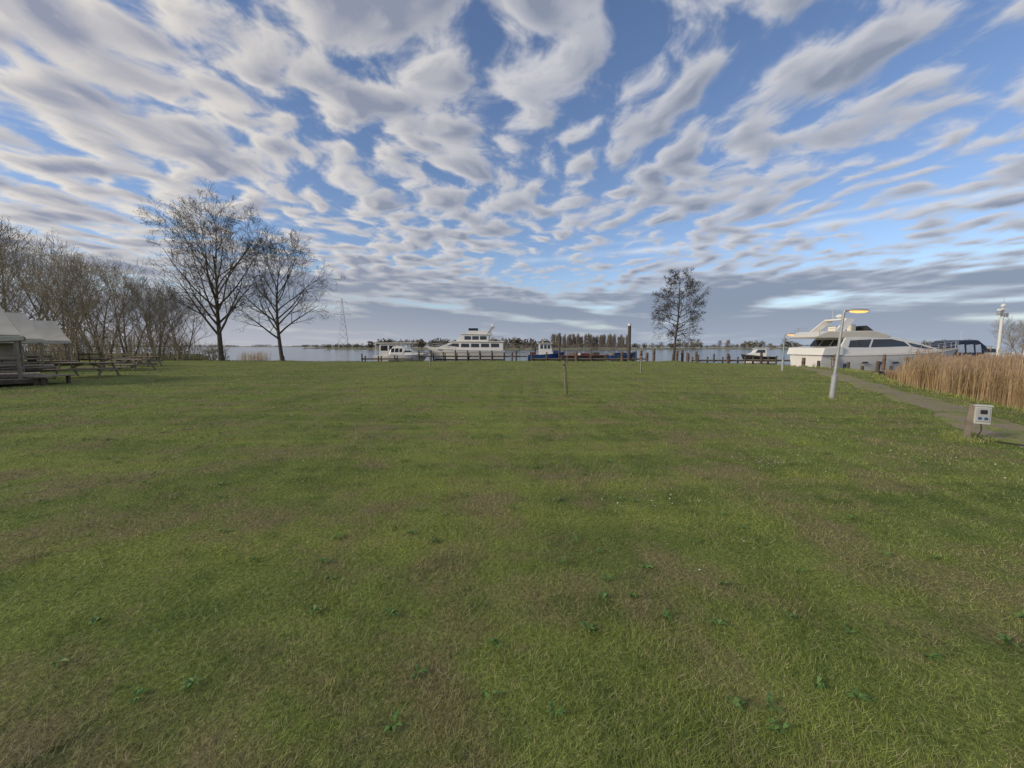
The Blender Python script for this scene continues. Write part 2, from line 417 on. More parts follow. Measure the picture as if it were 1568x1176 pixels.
B=tree_mesh('bare_tree',11.5,9.0,0.26,0.26,4,23,M_bark,M_bud,1,0.045,upright=0.45,nl=(22,7,6,4),twig=.010,ht=14.4,hs=.82); B.location=(-24.2,42,0); B.rotation_euler=(0,0,2.6)
C=tree_mesh('alder_tree',8.4,5.2,0.14,0.26,4,37,M_bark,M_bark,1,0.04,nl=(28,7,5,4),excurrent=True,twig=.010,ht=9.6); C.location=(17.0,42,0)
W=[tree_mesh('willow_tree',11.5,6.0,0.13,0.22,3,50+i,M_bark2,(M_leafg if i%2 else M_bark2),1,0.05,upright=1.0,nl=(13,7,5),stems=3,twig=.011,tipp=.5,ht=12.5) for i in range(4)]
spots=[(-61,48,18),(-56,46.5,15.5),(-68,50,19),(-52,46,14),(-76,52,19),(-48,46.5,12.8),(-44.5,46.5,11.5),(-41.2,46.5,10),(-38,46.3,8.4),(-63,56,17),(-47,53,11),(-54,53,14)]
for i,(x,y,s) in enumerate(spots):
    if i<4: o=W[i]
    else:
        o=bpy.data.objects.new('willow_tree',W[i%4].data); COL.objects.link(o)
    s/=12.5; o.location=(x,y,0); o.scale=(s**.7,s**.7,s); o.rotation_euler=(0,0,random.random()*6.28)
o=bpy.data.objects.new('willow_tree',W[1].data); COL.objects.link(o); o.location=(74,58,-0.5); o.scale=(.6,.6,.55)
o=bpy.data.objects.new('willow_tree',W[2].data); COL.objects.link(o); o.location=(79,60,-0.5); o.scale=(.6,.6,.5)
def thicket(name,pts,mats,dens=500):
    mb=MB(); rnd=random.Random(5)
    for (x,y,r,h) in pts:
        for i in range(int(30*r)):
            a=rnd.uniform(0,6.28); rr=r*rnd.random(); bx=x+rr*math.cos(a); by=y+rr*math.sin(a)*.7
            t=Vector((bx+rnd.gauss(0,.5),by+rnd.gauss(0,.4),h*rnd.uniform(.6,1.15)))
            m1=Vector((bx,by,0)).lerp(t,.5)+Vector((rnd.gauss(0,.15),rnd.gauss(0,.15),0))
            mb.tube([(bx,by,-.1),m1,t],[.03,.018,.008],3,mats[0],cap=False)
            for j in range(6):
                q=m1.lerp(t,rnd.random()); e=q+Vector((rnd.gauss(0,.4),rnd.gauss(0,.4),rnd.uniform(.1,.8)))
                mb.tube([q,e],[.011,.006],3,mats[0],cap=False)
        for i in range(int(dens*r/2)):
            a=rnd.uniform(0,6.28); rr=r*math.sqrt(rnd.random()); hz=h*.9*rnd.random()**1.5*(1-0.5*(rr/r)**2)
            c=Vector((x+rr*math.cos(a)*1.1,y+rr*math.sin(a)*.8,hz)); s=rnd.uniform(.03,.09)
            u=Vector((rnd.gauss(0,1),rnd.gauss(0,1),rnd.gauss(0,1))).normalized()*s; v=Vector((rnd.gauss(0,1),rnd.gauss(0,1),rnd.gauss(0,1))).normalized()*s
            mb.add([c-u,c+v,c+u,c-v],[(0,1,2,3)],mats[1] if rnd.random()<.6 else mats[2])
    return mb.obj(name)
M_shr=mat('thicket_leaf',(0.19,0.20,0.085),0.85,var=0.35,vscale=.7)
M_shb=mat('thicket_brown',(0.17,0.14,0.09),0.9,var=0.3)
thicket('shrub_thicket',[(-34.5,46,1.6,1.5),(-38,46,2.2,2.6),(-41,46,2.4,3.4),(-44,46,2.4,3.2),(-47,46,2.6,3.6),(-50,46,2.6,3.2),(-53,47,2.6,3.2),(-57,48,3,3.8),(-61,48,3,3.8),(-66,50,3,4.2),(-72,50,3.5,4.2),(-78,50,3.5,4.2)],[M_bark2,M_shr,M_shb],700)

# ------------------------------------------------------------------ reeds
def reeds(name,x,y,h,z0,wd,ln=.26):
    n=len(x); a=np.random.rand(n)*6.28; la=np.random.normal(0.3,1.3,n); lm=ln*np.random.rand(n)**1.5*h
    z0=np.full(n,z0) if np.isscalar(z0) else z0
    tx=x+np.cos(la)*lm; ty=y+np.sin(la)*lm
    mx_=x+np.cos(la)*lm*.35; my=y+np.sin(la)*lm*.35
    dx=np.cos(a)*wd/2; dy=np.sin(a)*wd/2
    V=np.empty((n,6,3))
    V[:,0]=np.stack([x-dx,y-dy,z0],1);V[:,1]=np.stack([x+dx,y+dy,z0],1)
    V[:,2]=np.stack([mx_+dx*.9,my+dy*.9,z0+h*.55],1);V[:,3]=np.stack([mx_-dx*.9,my-dy*.9,z0+h*.55],1)
    V[:,4]=np.stack([tx-dx*.5,ty-dy*.5,z0+h],1);V[:,5]=np.stack([tx+dx*.5,ty+dy*.5,z0+h],1)
    b=np.arange(n)[:,None]*6
    F=[b+[0,1,2,3],b+[3,2,5,4]]
    sm=(np.random.rand(n)<.4).astype(float); mi=[sm,sm]
    Vs=[V.reshape(-1,3)]; o=6*n
    for r in range(3):
        lf=0.12+0.22*np.random.rand(n); t=.35+.6*np.random.rand(n); bx=x+(tx-x)*t**1.5; by=y+(ty-y)*t**1.5; bz=z0+h*t; a2=np.random.rand(n)*6.28; w2=wd*.8
        ex=np.cos(a2)*lf;ey=np.sin(a2)*lf; px=-np.sin(a2)*w2/2;py=np.cos(a2)*w2/2; rise=lf*(np.random.rand(n)*1.1-.1)
        P=np.empty((n,4,3)); P[:,0]=np.stack([bx-px,by-py,bz],1);P[:,1]=np.stack([bx+px,by+py,bz],1)
        P[:,2]=np.stack([bx+ex+px*.3,by+ey+py*.3,bz+rise],1);P[:,3]=np.stack([bx+ex-px*.3,by+ey-py*.3,bz+rise],1)
        Vs.append(P.reshape(-1,3)); F.append(o+np.arange(4*n).reshape(n,4)); mi.append((np.random.rand(n)<.4).astype(float)); o+=4*n
    q=np.random.rand(n)<.35; m=q.sum(); P=np.empty((m,4,3)); pw=0.012+.012*np.random.rand(m)
    px,py,pz=tx[q],ty[q],(z0+h)[q]
    P[:,0]=np.stack([px,py,pz-.06],1);P[:,1]=np.stack([px+pw,py,pz+.05],1);P[:,2]=np.stack([px+.05,py+.02,pz+.17],1);P[:,3]=np.stack([px-pw*.4,py+pw,pz+.06],1)
    F.append(o+np.arange(4*m).reshape(m,4)); mi.append(np.full(m,2)); Vs.append(P.reshape(-1,3))
    return np_mesh(name,np.concatenate(Vs),np.concatenate(F),[M_reed,M_reed2,M_plume],np.concatenate(mi))
n=34000
bl=np.array([(11.5,4),(13.9,9.5),(17.3,16),(20.6,20.8)]); t=np.random.rand(n)
seg=np.hypot(*np.diff(bl,axis=0).T); cs=np.concatenate([[0],np.cumsum(seg)]); L=t*cs[-1]
bx=np.interp(L,cs,bl[:,0]); by=np.interp(L,cs,bl[:,1]); off=-0.55+5.2*np.random.rand(n)**1.15
off+=0.35*np.sin(L*1.7)+.2*np.sin(L*4.1)
x=bx+off*0.87; y=by-off*0.45
fade=np.clip((cs[-1]-L)/3.5,0.4,1)
h=(1.6+0.6*np.random.rand(n)+0.2*np.sin(x*2.1)*np.sin(y*1.7))*fade
z0=np.maximum(gz(x,y),-1.1)-.02
h=np.where(z0>-0.3,h*0.5,np.where(z0>-.7,h*0.75,h))
reeds('reed_bed',x,y,h,z0,0.010)
x=np.random.rand(400)*3-30.5; y=np.random.rand(400)*1.5+44
reeds('reed_bed',x,y,1.4+.6*np.random.rand(400),-1.0,0.016)

# ------------------------------------------------------------------ boats
def hull(mb,L,B,hs,hb,draft,mh,ms,md,rake=0.1,x0=0,full=0.5,sternw=0.9):
    n=18; rings=[]
    for i in range(n+1):
        t=i/n; k=max(0,(t-full)/(1-full)); b=B/2*(sternw+(1-sternw)*math.sin(min(1,t*2)*math.pi/2))*(1-k**2.3); b=max(b,0.02)
        h=hs+(hb-hs)*t**2.2
        def X(f): return x0+t*L*(1-rake*(1-f)*t)
        rings.append([(X(-.2),0,-draft*(1-k**3)),(X(0),b*.74*(1-.3*k),-0.02),(X(.1),b*.8*(1-.25*k),0.16),(X(.6),b*.93*(1-.1*k),h*.6),(X(.93),b,h*.93),(X(.96),b+.04,h*.95),(X(1),b+.02,h),(X(1),max(b-.08,0.005),h),(X(1)-.0,0,h+.03)])
    m_=len(rings[0])
    for sg in(1,-1):
        v=[(p[0],sg*p[1],p[2]) for r in rings for p in r]
        for j in range(m_-1):
            mm=ms if j in(0,1) else (md if j==7 else mh)
            if j==4: mm=ms
            f=[]
            for i in range(n):
                a=i*m_+j; q=(a,a+1,a+m_+1,a+m_)
                f.append(q if sg<0 else q[::-1])
            mb.add(v,f,mm)
    r=rings[0]; v=[(p[0],p[1],p[2]) for p in r]+[(p[0],-p[1],p[2]) for p in r[::-1]]
    mb.add(v,[tuple(range(len(v)))],mh)
def rail(mb,pts,h,m,r=0.018,mid=True):
    top=[(p[0],p[1],p[2]+h) for p in pts]
    mb.tube(top,[r]*len(top),5,m)
    if mid: mb.tube([(p[0],p[1],p[2]+h*.5) for p in pts],[r*.6]*len(pts),4,m)
    for p,q in zip(pts,top): mb.tube([p,q],[r,r],5,m)

Y1=empty('motor_yacht',(26.2,36.6,WZ),R(2))
mb=MB(); hull(mb,14.6,4.3,1.75,2.35,0.7,M_white,M_black,M_teak,rake=.13,x0=.7,full=.45); mb.obj('hull',Y1,smooth=False)
mb=MB(); mb.box((0.25,0,.5),(1.5,3.6,.14),M_white); mb.box((.25,0,.58),(1.4,3.4,.02),M_teak)
for i in range(4): mb.box((0.95-.1*0,1.45,.7+.27*i),(.5-.1*i,.7,.12),M_white)
mb.obj('swim_platform',Y1,bevel=.03)
w=lambda x,z:2.28-0.045*x-0.14*z
mb=MB(); mb.prism([(1.9,1.7),(2.9,3.25),(6.6,3.4),(8.0,3.22),(10.2,2.7),(12.2,2.1),(12.4,1.9)],w,M_white)
wl=lambda x,z:2.15-.01*x
mb.prism([(0.5,1.7),(0.7,2.35),(2.4,2.5),(2.4,1.7)],wl,M_white)
mb.obj('superstructure',Y1,bevel=.05)
wf=lambda x,z:1.75-.03*x+.06*(z-3.4)
mb=MB(); mb.prism([(0.3,3.22),(0.2,3.35),(1.2,3.8),(5.6,3.85),(7.2,3.4),(6.9,3.22)],wf,M_cream)
mb.obj('flybridge',Y1,bevel=.05)
mb=MB()
mb.side([(3.1,2.4),(3.3,3.0),(5.3,3.1),(5.0,2.4)],w,M_glass)
mb.side([(5.2,2.4),(5.5,3.1),(7.2,3.12),(8.4,2.88),(8.9,2.5)],w,M_glass)
mb.side([(9.1,2.5),(8.8,2.82),(10.0,2.58),(11.2,2.25),(10.6,2.22)],w,M_glass)
mb.front((8.0,3.22),(10.2,2.7),w,M_glass,.05)
mb.front((1.9,1.7),(2.9,3.25),w,M_glass,.12)
for xx in(4.2,5.6,7.0):
    mb.side([(xx,1.0),(xx+.08,1.14),(xx+.5,1.16),(xx+.55,1.02)],lambda x,z:2.06+0.04*z-.01*x,M_glass,.03)
mb.obj('windows',Y1)
mb=MB()
for sg in(1,-1):
    v=[(2.0,sg*1.55,3.7),(2.8,sg*1.55,3.7),(4.0,sg*1.2,4.85),(3.3,sg*1.2,4.95),(2.0,sg*1.4,3.7),(2.8,sg*1.4,3.7),(4.0,sg*1.05,4.85),(3.3,sg*1.05,4.95)]
    mb.add(v,[(0,1,2,3),(7,6,5,4),(0,1,5,4),(1,2,6,5),(2,3,7,6),(3,0,4,7)],M_white)
mb.box((3.65,0,4.9),(.75,2.4,.14),M_white)
mb.sph((3.7,0,5.2),.32,M_white,1,1,.6); mb.tube([(3.5,.5,5),(3.3,.55,6.4)],[.02,.008],5,M_white); mb.tube([(3.5,-.6,5),(3.4,-.6,5.8)],[.02,.01],5,M_white)
mb.obj('radar_arch',Y1,bevel=.03)
mb=MB(); mb.prism([(5.3,3.83),(4.9,4.3),(5.0,4.32),(5.6,3.85)],lambda x,z:1.45-.2*(z-4),M_glass); mb.box((3.9,.6,4.05),(.8,1.0,.5),M_cream); mb.box((4.4,-.5,4.1),(.4,.5,.7),M_cream)
mb.obj('flybridge_seats_and_screen',Y1,bevel=.02)
mb=MB()
for sg in(1,-1):
    pts=[]
    for xx in(8.5,9.5,10.5,11.5,12.5,13.5,14.4,15.1):
        t=(xx-.7)/14.6; k=max(0,(t-.45)/.55); b=2.15*(1-k**2.3); pts.append((xx,sg*(b-.05),1.75+.6*t**2.2))
    rail(mb,pts,.65,M_steel,.02)
    rail(mb,[(.5,sg*1.7,3.4),(1.2,sg*1.68,3.8),(2.0,sg*1.66,3.82)],.4,M_steel,.02)
for xx in(2.5,5.5,8.5): mb.tube([(xx,-2.25,.35),(xx,-2.28,1.0)],[.13,.13],8,M_navy); mb.sph((xx,-2.28,.35),.13,M_navy)
mb.obj('rails_and_fenders',Y1)

Y2=empty('motor_yacht',(-1.3,74,WZ),R(180))
mb=MB(); hull(mb,14.8,4.4,1.7,2.5,.8,M_white,M_navy,M_teak,rake=.12,full=.5); mb.obj('hull',Y2)
w=lambda x,z:2.2-.03*x-.08*z
mb=MB(); mb.prism([(0.3,1.7),(0.3,3.2),(9.6,3.3),(11.2,2.6),(12.2,2.2),(12.4,1.9)],w,M_white)
w2=lambda x,z:2.1-.03*x-.1*z
mb.prism([(3.0,3.25),(2.8,4.5),(7.6,4.6),(9.0,3.3)],w2,M_white)
mb.prism([(0.1,3.2),(0.1,3.36),(10.0,3.42),(10.3,3.26)],lambda x,z:2.15-.04*x,M_cream)
mb.prism([(2.2,4.5),(2.3,4.68),(8.0,4.76),(8.2,4.6)],lambda x,z:1.85-.04*x,M_cream)
mb.prism([(3.2,4.7),(3.0,5.25),(6.4,5.3),(7.2,4.75)],lambda x,z:1.5-.03*x,M_white)
mb.obj('superstructure',Y2,bevel=.05)
mb=MB()
for a in(1.0,2.8,4.6,6.4): mb.side([(a,2.3),(a+.05,2.95),(a+1.5,2.98),(a+1.5,2.3)],w,M_glass)
mb.side([(8.3,2.35),(8.3,2.98),(9.4,3.0),(10.3,2.6)],w,M_glass)
for a in(3.3,4.7,6.1): mb.side([(a,3.65),(a,4.3),(a+1.2,4.32),(a+1.2,3.65)],w2,M_glass)
mb.front((7.6,4.6),(9.0,3.3),w2,M_glass,.15); mb.front((9.6,3.3),(11.2,2.6),w,M_glass,.1)
mb.obj('windows',Y2)
mb=MB()
for sg in(1,-1):
    mb.beam((3.0,sg*1.4,4.7),(2.2,sg*1.1,6.0),.12,.5,M_white)
    rail(mb,[(0.3,sg*2.0,3.4),(1.2,sg*2.0,3.4),(2.2,sg*2.0,3.4),(3.1,sg*1.95,3.4)],.8,M_steel,.025)
    pts=[]
    for xx in(9.5,10.5,11.5,12.5,13.5,14.5):
        t=xx/14.8; k=max(0,(t-.5)/.5); pts.append((xx,sg*2.15*(1-k**2.3),1.7+.8*t**2.2))
    rail(mb,pts,.7,M_steel,.025)
mb.box((2.2,0,6.0),(.6,2.4,.14),M_white); mb.sph((2.2,.5,6.3),.3,M_white,1,1,.7); mb.tube([(2.2,0,6),(2.0,0,7.6)],[.05,.02],6,M_white); mb.beam((2.1,-.5,6.9),(2.1,.5,6.9),.05,.05,M_white)
mb.tube([(2.5,-.9,6),(2.9,-.9,7.2)],[.02,.01],5,M_white); mb.tube([(-.2,0,2.2),(-.8,0,3.6)],[.03,.02],5,M_white)
mb.box((5.8,0,5.5),(1.6,2.0,.5),M_canvasb)
mb.obj('mast_and_rails',Y2,bevel=.02)

HB=empty('houseboat',(-24.3,72,WZ))
mb=MB(); mb.prism([(0,0-.3),(-.2,.8),(7.2,.8),(6.6,-.3)],lambda x,z:1.6,M_cream); mb.obj('hull',HB,bevel=.05)
mb=MB(); mb.prism([(0.8,.8),(0.8,2.9),(5.6,2.9),(6.1,.8)],lambda x,z:1.35,M_white); mb.prism([(0.1,2.95),(0.1,3.1),(6.6,3.15),(6.6,3.0)],lambda x,z:1.6,M_cream)
for sg in(1,-1):
    mb.tube([(.2,sg*1.5,.8),(.2,sg*1.5,2.98)],[.04,.04],6,M_white)
    rail(mb,[(6.2,sg*1.5,.8),(6.9,sg*1.5,.8)],.8,M_steel)
mb.obj('cabin',HB,bevel=.03)
mb=MB()
for a in(1.1,2.6,4.1): mb.side([(a,1.7),(a,2.6),(a+1.2,2.6),(a+1.2,1.7)],lambda x,z:1.35,M_glass)
mb.obj('windows',HB)
def cruiser(name,loc,rot,L,B,mh,canopy,s=1):
    E=empty(name,loc,rot); E.scale=(s,s,s)
    mb=MB(); hull(mb,L,B,1.0,1.35,.4,mh,M_navy,M_cream,rake=.14,full=.4); mb.obj('hull',E)
    w=lambda x,z:B/2*.86-.05*x-.12*(z-1)
    mb=MB(); mb.prism([(L*.3,1.0),(L*.33,1.9),(L*.55,1.9),(L*.68,1.45),(L*.86,1.25),(L*.88,1.1)],w,M_white); mb.obj('cabin',E,bevel=.04)
    mb=MB(); mb.side([(L*.36,1.5),(L*.37,1.8),(L*.54,1.8),(L*.62,1.5)],w,M_glass); mb.front((L*.55,1.9),(L*.68,1.45),w,M_glass,.08); mb.obj('windows',E)
    mb=MB(); wc=lambda x,z:B/2*.85-.18*(z-1)
    mb.prism([(0.15,1.05),(.3,1.9),(L*.12,2.45),(L*.34,2.5),(L*.44,1.92),(L*.36,1.05)],wc,canopy); mb.obj('canopy',E,bevel=.12)
    mb=MB()
    for a,b_ in((.07,.15),(.17,.26),(.28,.35)): mb.side([(L*a,1.5),(L*a+.05,2.1),(L*b_,2.15),(L*b_,1.5)],wc,M_steel if canopy is M_canvasb else M_glass,.02)
    mb.obj('canopy_windows',E)
    mb=MB()
    for sg in(1,-1): rail(mb,[(L*.6,sg*B*.36,1.15),(L*.75,sg*B*.3,1.2),(L*.9,sg*B*.14,1.3),(L*.97,0,1.35)],.45,M_steel,.02)
    mb.tube([(L*.3,0,2.4),(L*.28,0,3.3)],[.02,.01],5,M_white)
    mb.obj('bow_rail',E); return E
cruiser('cabin_cruiser',(-20.5,67,WZ),0,6.6,2.4,M_white,M_white)
cruiser('cabin_cruiser',(43.1,40.6,WZ),R(6),7.5,2.8,M_white,M_canvasb,1.25)
cruiser('cabin_cruiser',(46.5,36,WZ),R(-15),7.5,2.8,M_white,M_cream,.95)
TG=empty('tug_boat',(2.8,70,WZ))
mb=MB(); hull(mb,6.6,2.6,1.0,1.6,.5,M_blue,M_black,M_teak,rake=.08,full=.55); mb.obj('hull',TG)
mb=MB(); w=lambda x,z:.95-.05*(z-1)
mb.prism([(1.9,.95),(1.9,2.9),(3.9,2.95),(4.1,1.9),(4.4,1.0)],w,M_white); mb.box((2.9,0,3.0),(2.5,2.2,.12),M_cream)
mb.box((5.0,0,1.45),(1.0,1.3,.5),M_blue); mb.obj('wheelhouse',TG,bevel=.04)
mb=MB()
for a in(2.1,2.75,3.35): mb.side([(a,2.05),(a,2.7),(a+.45,2.7),(a+.45,2.05)],w,M_glass)
mb.front((3.9,2.95),(4.1,1.9),w,M_glass,.12); mb.obj('windows',TG)
mb=MB(); mb.tube([(2.6,0,3.0),(2.6,0,4.4)],[.05,.03],6,M_white); mb.beam((2.6,-.5,3.9),(2.6,.5,3.9),.05,.05,M_white); mb.tube([(1.3,.4,1),(1.3,.4,2.3)],[.12,.12],8,M_black); mb.box((.8,0,1.2),(.9,1.4,.5),M_red)
mb.obj('mast_and_funnel',TG)
WB=empty('work_barge',(8.9,69,WZ))
mb=MB(); mb.prism([(0.2,-.3),(-.2,.75),(7.4,.85),(6.6,-.3)],lambda x,z:1.7,M_black); mb.prism([(-.2,.76),(-.2,.9),(7.45,1.0),(7.4,.86)],lambda x,z:1.74,M_red); mb.obj('hull',WB,bevel=.04)
mb=MB(); mb.box((1.4,0,1.15),(1.3,1.5,.5),M_wood); mb.box((3.6,.3,1.1),(1.8,1.2,.35),M_red); mb.box((5.6,0,1.2),(1.0,1.2,.5),M_wood2)
mb.tube([(4.8,0,.9),(4.8,0,2.1),(6.2,0,2.6)],[.08,.07,.04],6,M_red); mb.sph((2.7,-.6,1.1),.25,M_white); rail(mb,[(-.1,-1.6,.9),(1.2,-1.6,.9),(2.6,-1.6,.9)],.6,M_steel,.03)
mb.obj('deck_gear',WB)
BB=empty('blue_barge',(16.3,67,WZ))
mb=MB(); hull(mb,4.6,2.4,.95,1.7,.4,M_blue,M_navy,M_wood2,rake=.05,full=.6); mb.obj('hull',BB)
mb=MB(); mb.box((1.8,0,1.2),(1.8,1.5,.4),M_navy); mb.tube([(4.2,0,1.6),(4.2,0,2.3)],[.05,.04],6,M_steel); mb.box((.5,0,1.15),(.5,1.3,.35),M_wood); mb.obj('cabin_hatch',BB,bevel=.03)
ML=empty('motor_launch',(40.1,61,WZ),R(165))
mb=MB(); hull(mb,4.6,2.2,.9,1.3,.4,M_black,M_white,M_teak,full=.5); mb.obj('hull',ML)
mb=MB(); w=lambda x,z:.8-.06*(z-1); mb.prism([(1.3,.9),(1.3,2.1),(2.6,2.1),(3.0,1.5),(3.7,1.2)],w,M_white); mb.box((1.9,0,2.15),(1.9,1.7,.08),M_white); mb.obj('cabin',ML,bevel=.03)
mb=MB(); mb.side([(1.5,1.5),(1.5,1.95),(2.5,1.95),(2.8,1.5)],w,M_glass); mb.tube([(1.5,0,2.1),(1.4,0,3.0)],[.03,.02],5,M_black); mb.sph((2.4,-1.15,.6),.2,M_red); mb.obj('windows_and_mast',ML)

# ------------------------------------------------------------------ jetties & piles
def jetty(name,x0,x1,y,z,wd,railz=True,step=2.0,ph=.7):
    mb=MB(); n=int((x1-x0)/.2)
    for i in range(n):
        if random.random()<.02: continue
        mb.box((x0+.1+i*.2,y,z),(.17,wd,.05),M_wood)
    mb.beam((x0,y-wd/2+.05,z-.11),(x1,y-wd/2+.05,z-.11),.1,.16,M_wood2); mb.beam((x0,y+wd/2-.05,z-.11),(x1,y+wd/2-.05,z-.11),.1,.16,M_wood2)
    x=x0+.2
    while x<x1:
        for s in(-1,1):
            hh=ph+random.uniform(-.15,.3) if s<0 else .4
            mb.tube([(x,y+s*(wd/2+.1),-2.2),(x,y+s*(wd/2+.1),z+hh)],[.12,.11],8,M_wood2)
        x+=step
    if railz:
        mb.beam((x0,y-wd/2-.1,z+.5),(x1,y-wd/2-.1,z+.5),.05,.12,M_wood)
    return mb.obj(name)
jetty('wooden_jetty',-15.5,2.5,66.5,0.0,1.6)
jetty('wooden_jetty',-24,-16,64,-.35,1.2,False,2.6,.5)
jetty('wooden_jetty',3,22,65,-.4,1.2,False,2.4,.8)
jetty('wooden_jetty',26,46,57,-.35,1.6,False,2.2,.6)
jetty('wooden_jetty',24.5,34,32.8,-.45,1.2,False,2.4,.9)
def pile(x,y,z1,r=.16,cap=None,m=None,name='mooring_pile'):
    mb=MB(); m=m or M_pile; l=random.uniform(-.05,.05)
    mb.tube([(0,0,-2.3),(l*.4,0,z1*.4),(l,0,z1-.04),(l,0,z1)],[r*1.05,r,r*.95,r*.75],10,m)
    if cap: mb.tube([(l,0,z1-.35),(l,0,z1+.02)],[r*1.08,r*1.08],10,cap)
    else: mb.tube([(l,0,z1-.5),(l,0,z1-.42)],[r*1.06,r*1.06],10,M_black)
    return mb.obj(name,loc=(x,y,0))
pile(7.7,65,3.7,.15,None,M_wood2); pile(18.9,64.5,5.2,.26,M_white,M_wood2)
for x,y,z in((14.2,43.9,1.15),(14.9,44.0,.9),(15.6,43.9,1.3),(18.0,43.6,1.1),(18.8,44,1.2),(19.3,43.8,.75),(13.8,50,.9),(22,50,.8),(24,52,.9),(26,48,.7),(-5,62,.9),(0,62.5,.7),(10,62,.8),(30,48,.8),(36,50,.7),(33,44,.8),(25.6,35,.6)): pile(x,y,z,.15)
for x,y in((28,34.5),(32,34.3),(37,34.5),(41,35)): pile(x,y,.9,.12)

# ------------------------------------------------------------------ street lamps
def lamp(x,y,H,lean=0,arm=.6,scale=1):
    E=empty('street_lamp',(x,y,float(gz(x,y))))
    mb=MB(); mb.tube([(0,0,-.2),(lean*.25,0,H*.27)],[.075*scale,.072*scale],14,M_grey); mb.tube([(lean*.25,0,H*.27),(lean*.27,0,H*.285)],[.072*scale,.042*scale],14,M_grey,cap=False)
    mb.tube([(lean*.27,0,H*.285),(lean,0,H-.03)],[.042*scale,.034*scale],12,M_grey)
    mb.obj('pole',E,smooth=False)
    mb=MB(); mb.tube([(lean,0,H-.1),(lean+.02,0,H),(lean+.14,0,H+.03)],[.036*scale,.036*scale,.033*scale],10,M_grey)
    a=lean+.1; v=[]
    prof=[(0,.05,.03),(.08,.085,.055),(.3,.105,.075),(.5,.1,.06),(arm,.05,.02)]
    for (dx,hw,hh) in prof:
        dx*=scale
        v+=[(a+dx,-hw*scale,H+.015),(a+dx,-hw*.75*scale,H+.015+hh*.7),(a+dx,0,H+.015+hh),(a+dx,hw*.75*scale,H+.015+hh*.7),(a+dx,hw*scale,H+.015)]
    f=[]
    for i in range(4):
        for j in range(4): q=i*5+j; f.append((q,q+1,q+6,q+5))
    f.append((0,1,2,3,4)); f.append((24,23,22,21,20)); mb.add(v,f,M_grey)
    mb.obj('lamp_head',E)
    mb=MB(); v=[]
    for (dx,hw,hh) in((.1,.07,.035),(.3,.09,.06),(.48,.085,.055),(arm-.04,.045,.02)):
        dx*=scale; v+=[(a+dx,-hw*scale,H+.01),(a+dx,-hw*.6*scale,H+.01-hh),(a+dx,hw*.6*scale,H+.01-hh),(a+dx,hw*scale,H+.01)]
    f=[(i*4+j,i*4+4+j,i*4+5+j,i*4+1+j) for i in range(3) for j in range(3)]; f.append((3,2,1,0)); f.append((12,13,14,15)); f+=[(i*4,i*4+3,i*4+7,i*4+4) for i in range(3)]
    mb.add(v,f,M_lamp); mb.obj('lamp_lens',E)
lamp(9.5,11.75,2.58,lean=.17,arm=.62)
lamp(17.8,26.2,2.35,lean=.0,arm=.55,scale=1.0)
mb=MB(); mb.tube([(0,0,-2),(0,0,4.4)],[.11,.08],10,M_white); mb.box((0,0,4.3),(.5,.3,.12),M_white); mb.box((-.22,0,4.05),(.2,.25,.3),M_grey); mb.box((.22,0,3.9),(.2,.25,.3),M_grey); mb.sph((0,0,4.6),.14,M_white); mb.tube([(0,0,4.4),(0,0,5.2)],[.02,.01],5,M_grey)
mb.obj('harbour_light_mast',loc=(36.5,30,0))

def stake(x,y,H,lean,m,name='sapling_stake',r=.028):
    mb=MB(); mb.tube([(0,0,-.2),(lean*.5,0.01,H*.5),(lean,0,H)],[r,r*.95,r*.85],8,m)
    mb.tube([(lean*.9,0,H*.86),(lean*.9,0,H*.9)],[r*1.3,r*1.3],8,M_black)
    p=Vector((r*1.6,.02,0)); pts=[p,p+Vector((lean*.5+.01,0,H*.6)),p+Vector((lean+.0,0.01,H*1.12))]; mb.tube(pts,[.012,.009,.004],5,M_bark)
    for i in range(4):
        q=pts[1].lerp(pts[2],.3+.2*i); mb.tube([q,q+Vector((random.uniform(-.1,.1),random.uniform(-.1,.1),.12))],[.004,.002],3,M_bark)
    mb.obj(name,loc=(x,y,float(gz(x,y))))
stake(1.78,13.0,1.15,-.09,M_wood); stake(7.5,23.2,1.02,.02,M_conc); stake(-6.2,30,.8,.0,M_conc); stake(4.7,34,1.0,0,M_wood)
stake(22.0,27.5,.8,0,M_conc,'path_marker_post',.04)

E=empty('power_hookup_post',(7.85,6.75,float(gz(7.85,6.75))),R(-38))
mb=MB(); mb.box((0,0,.24),(.075,.075,.75),M_wood,Matrix.Rotation(R(3),3,'Y')); mb.obj('post',E,bevel=.006)
mb=MB(); mb.box((.135,-.01,.44),(.19,.12,.3),M_box); mb.box((.135,-.075,.45),(.16,.02,.24),M_grey); mb.box((.135,-.01,.6),(.22,.16,.02),M_box); mb.box((.14,-.09,.5),(.08,.015,.07),M_black); mb.box((.10,-.09,.39),(.04,.02,.04),M_blue); mb.box((.17,-.09,.39),(.04,.02,.04),M_blue)
mb.obj('socket_box',E,bevel=.008)
mb=MB(); mb.tube([(.13,-.03,.3),(.14,-.05,.18),(.10,-.06,.08),(.2,-.08,.02),(.5,-.1,.012),(.9,-.3,.012)],[.009]*6,6,M_black); mb.obj('cable',E)

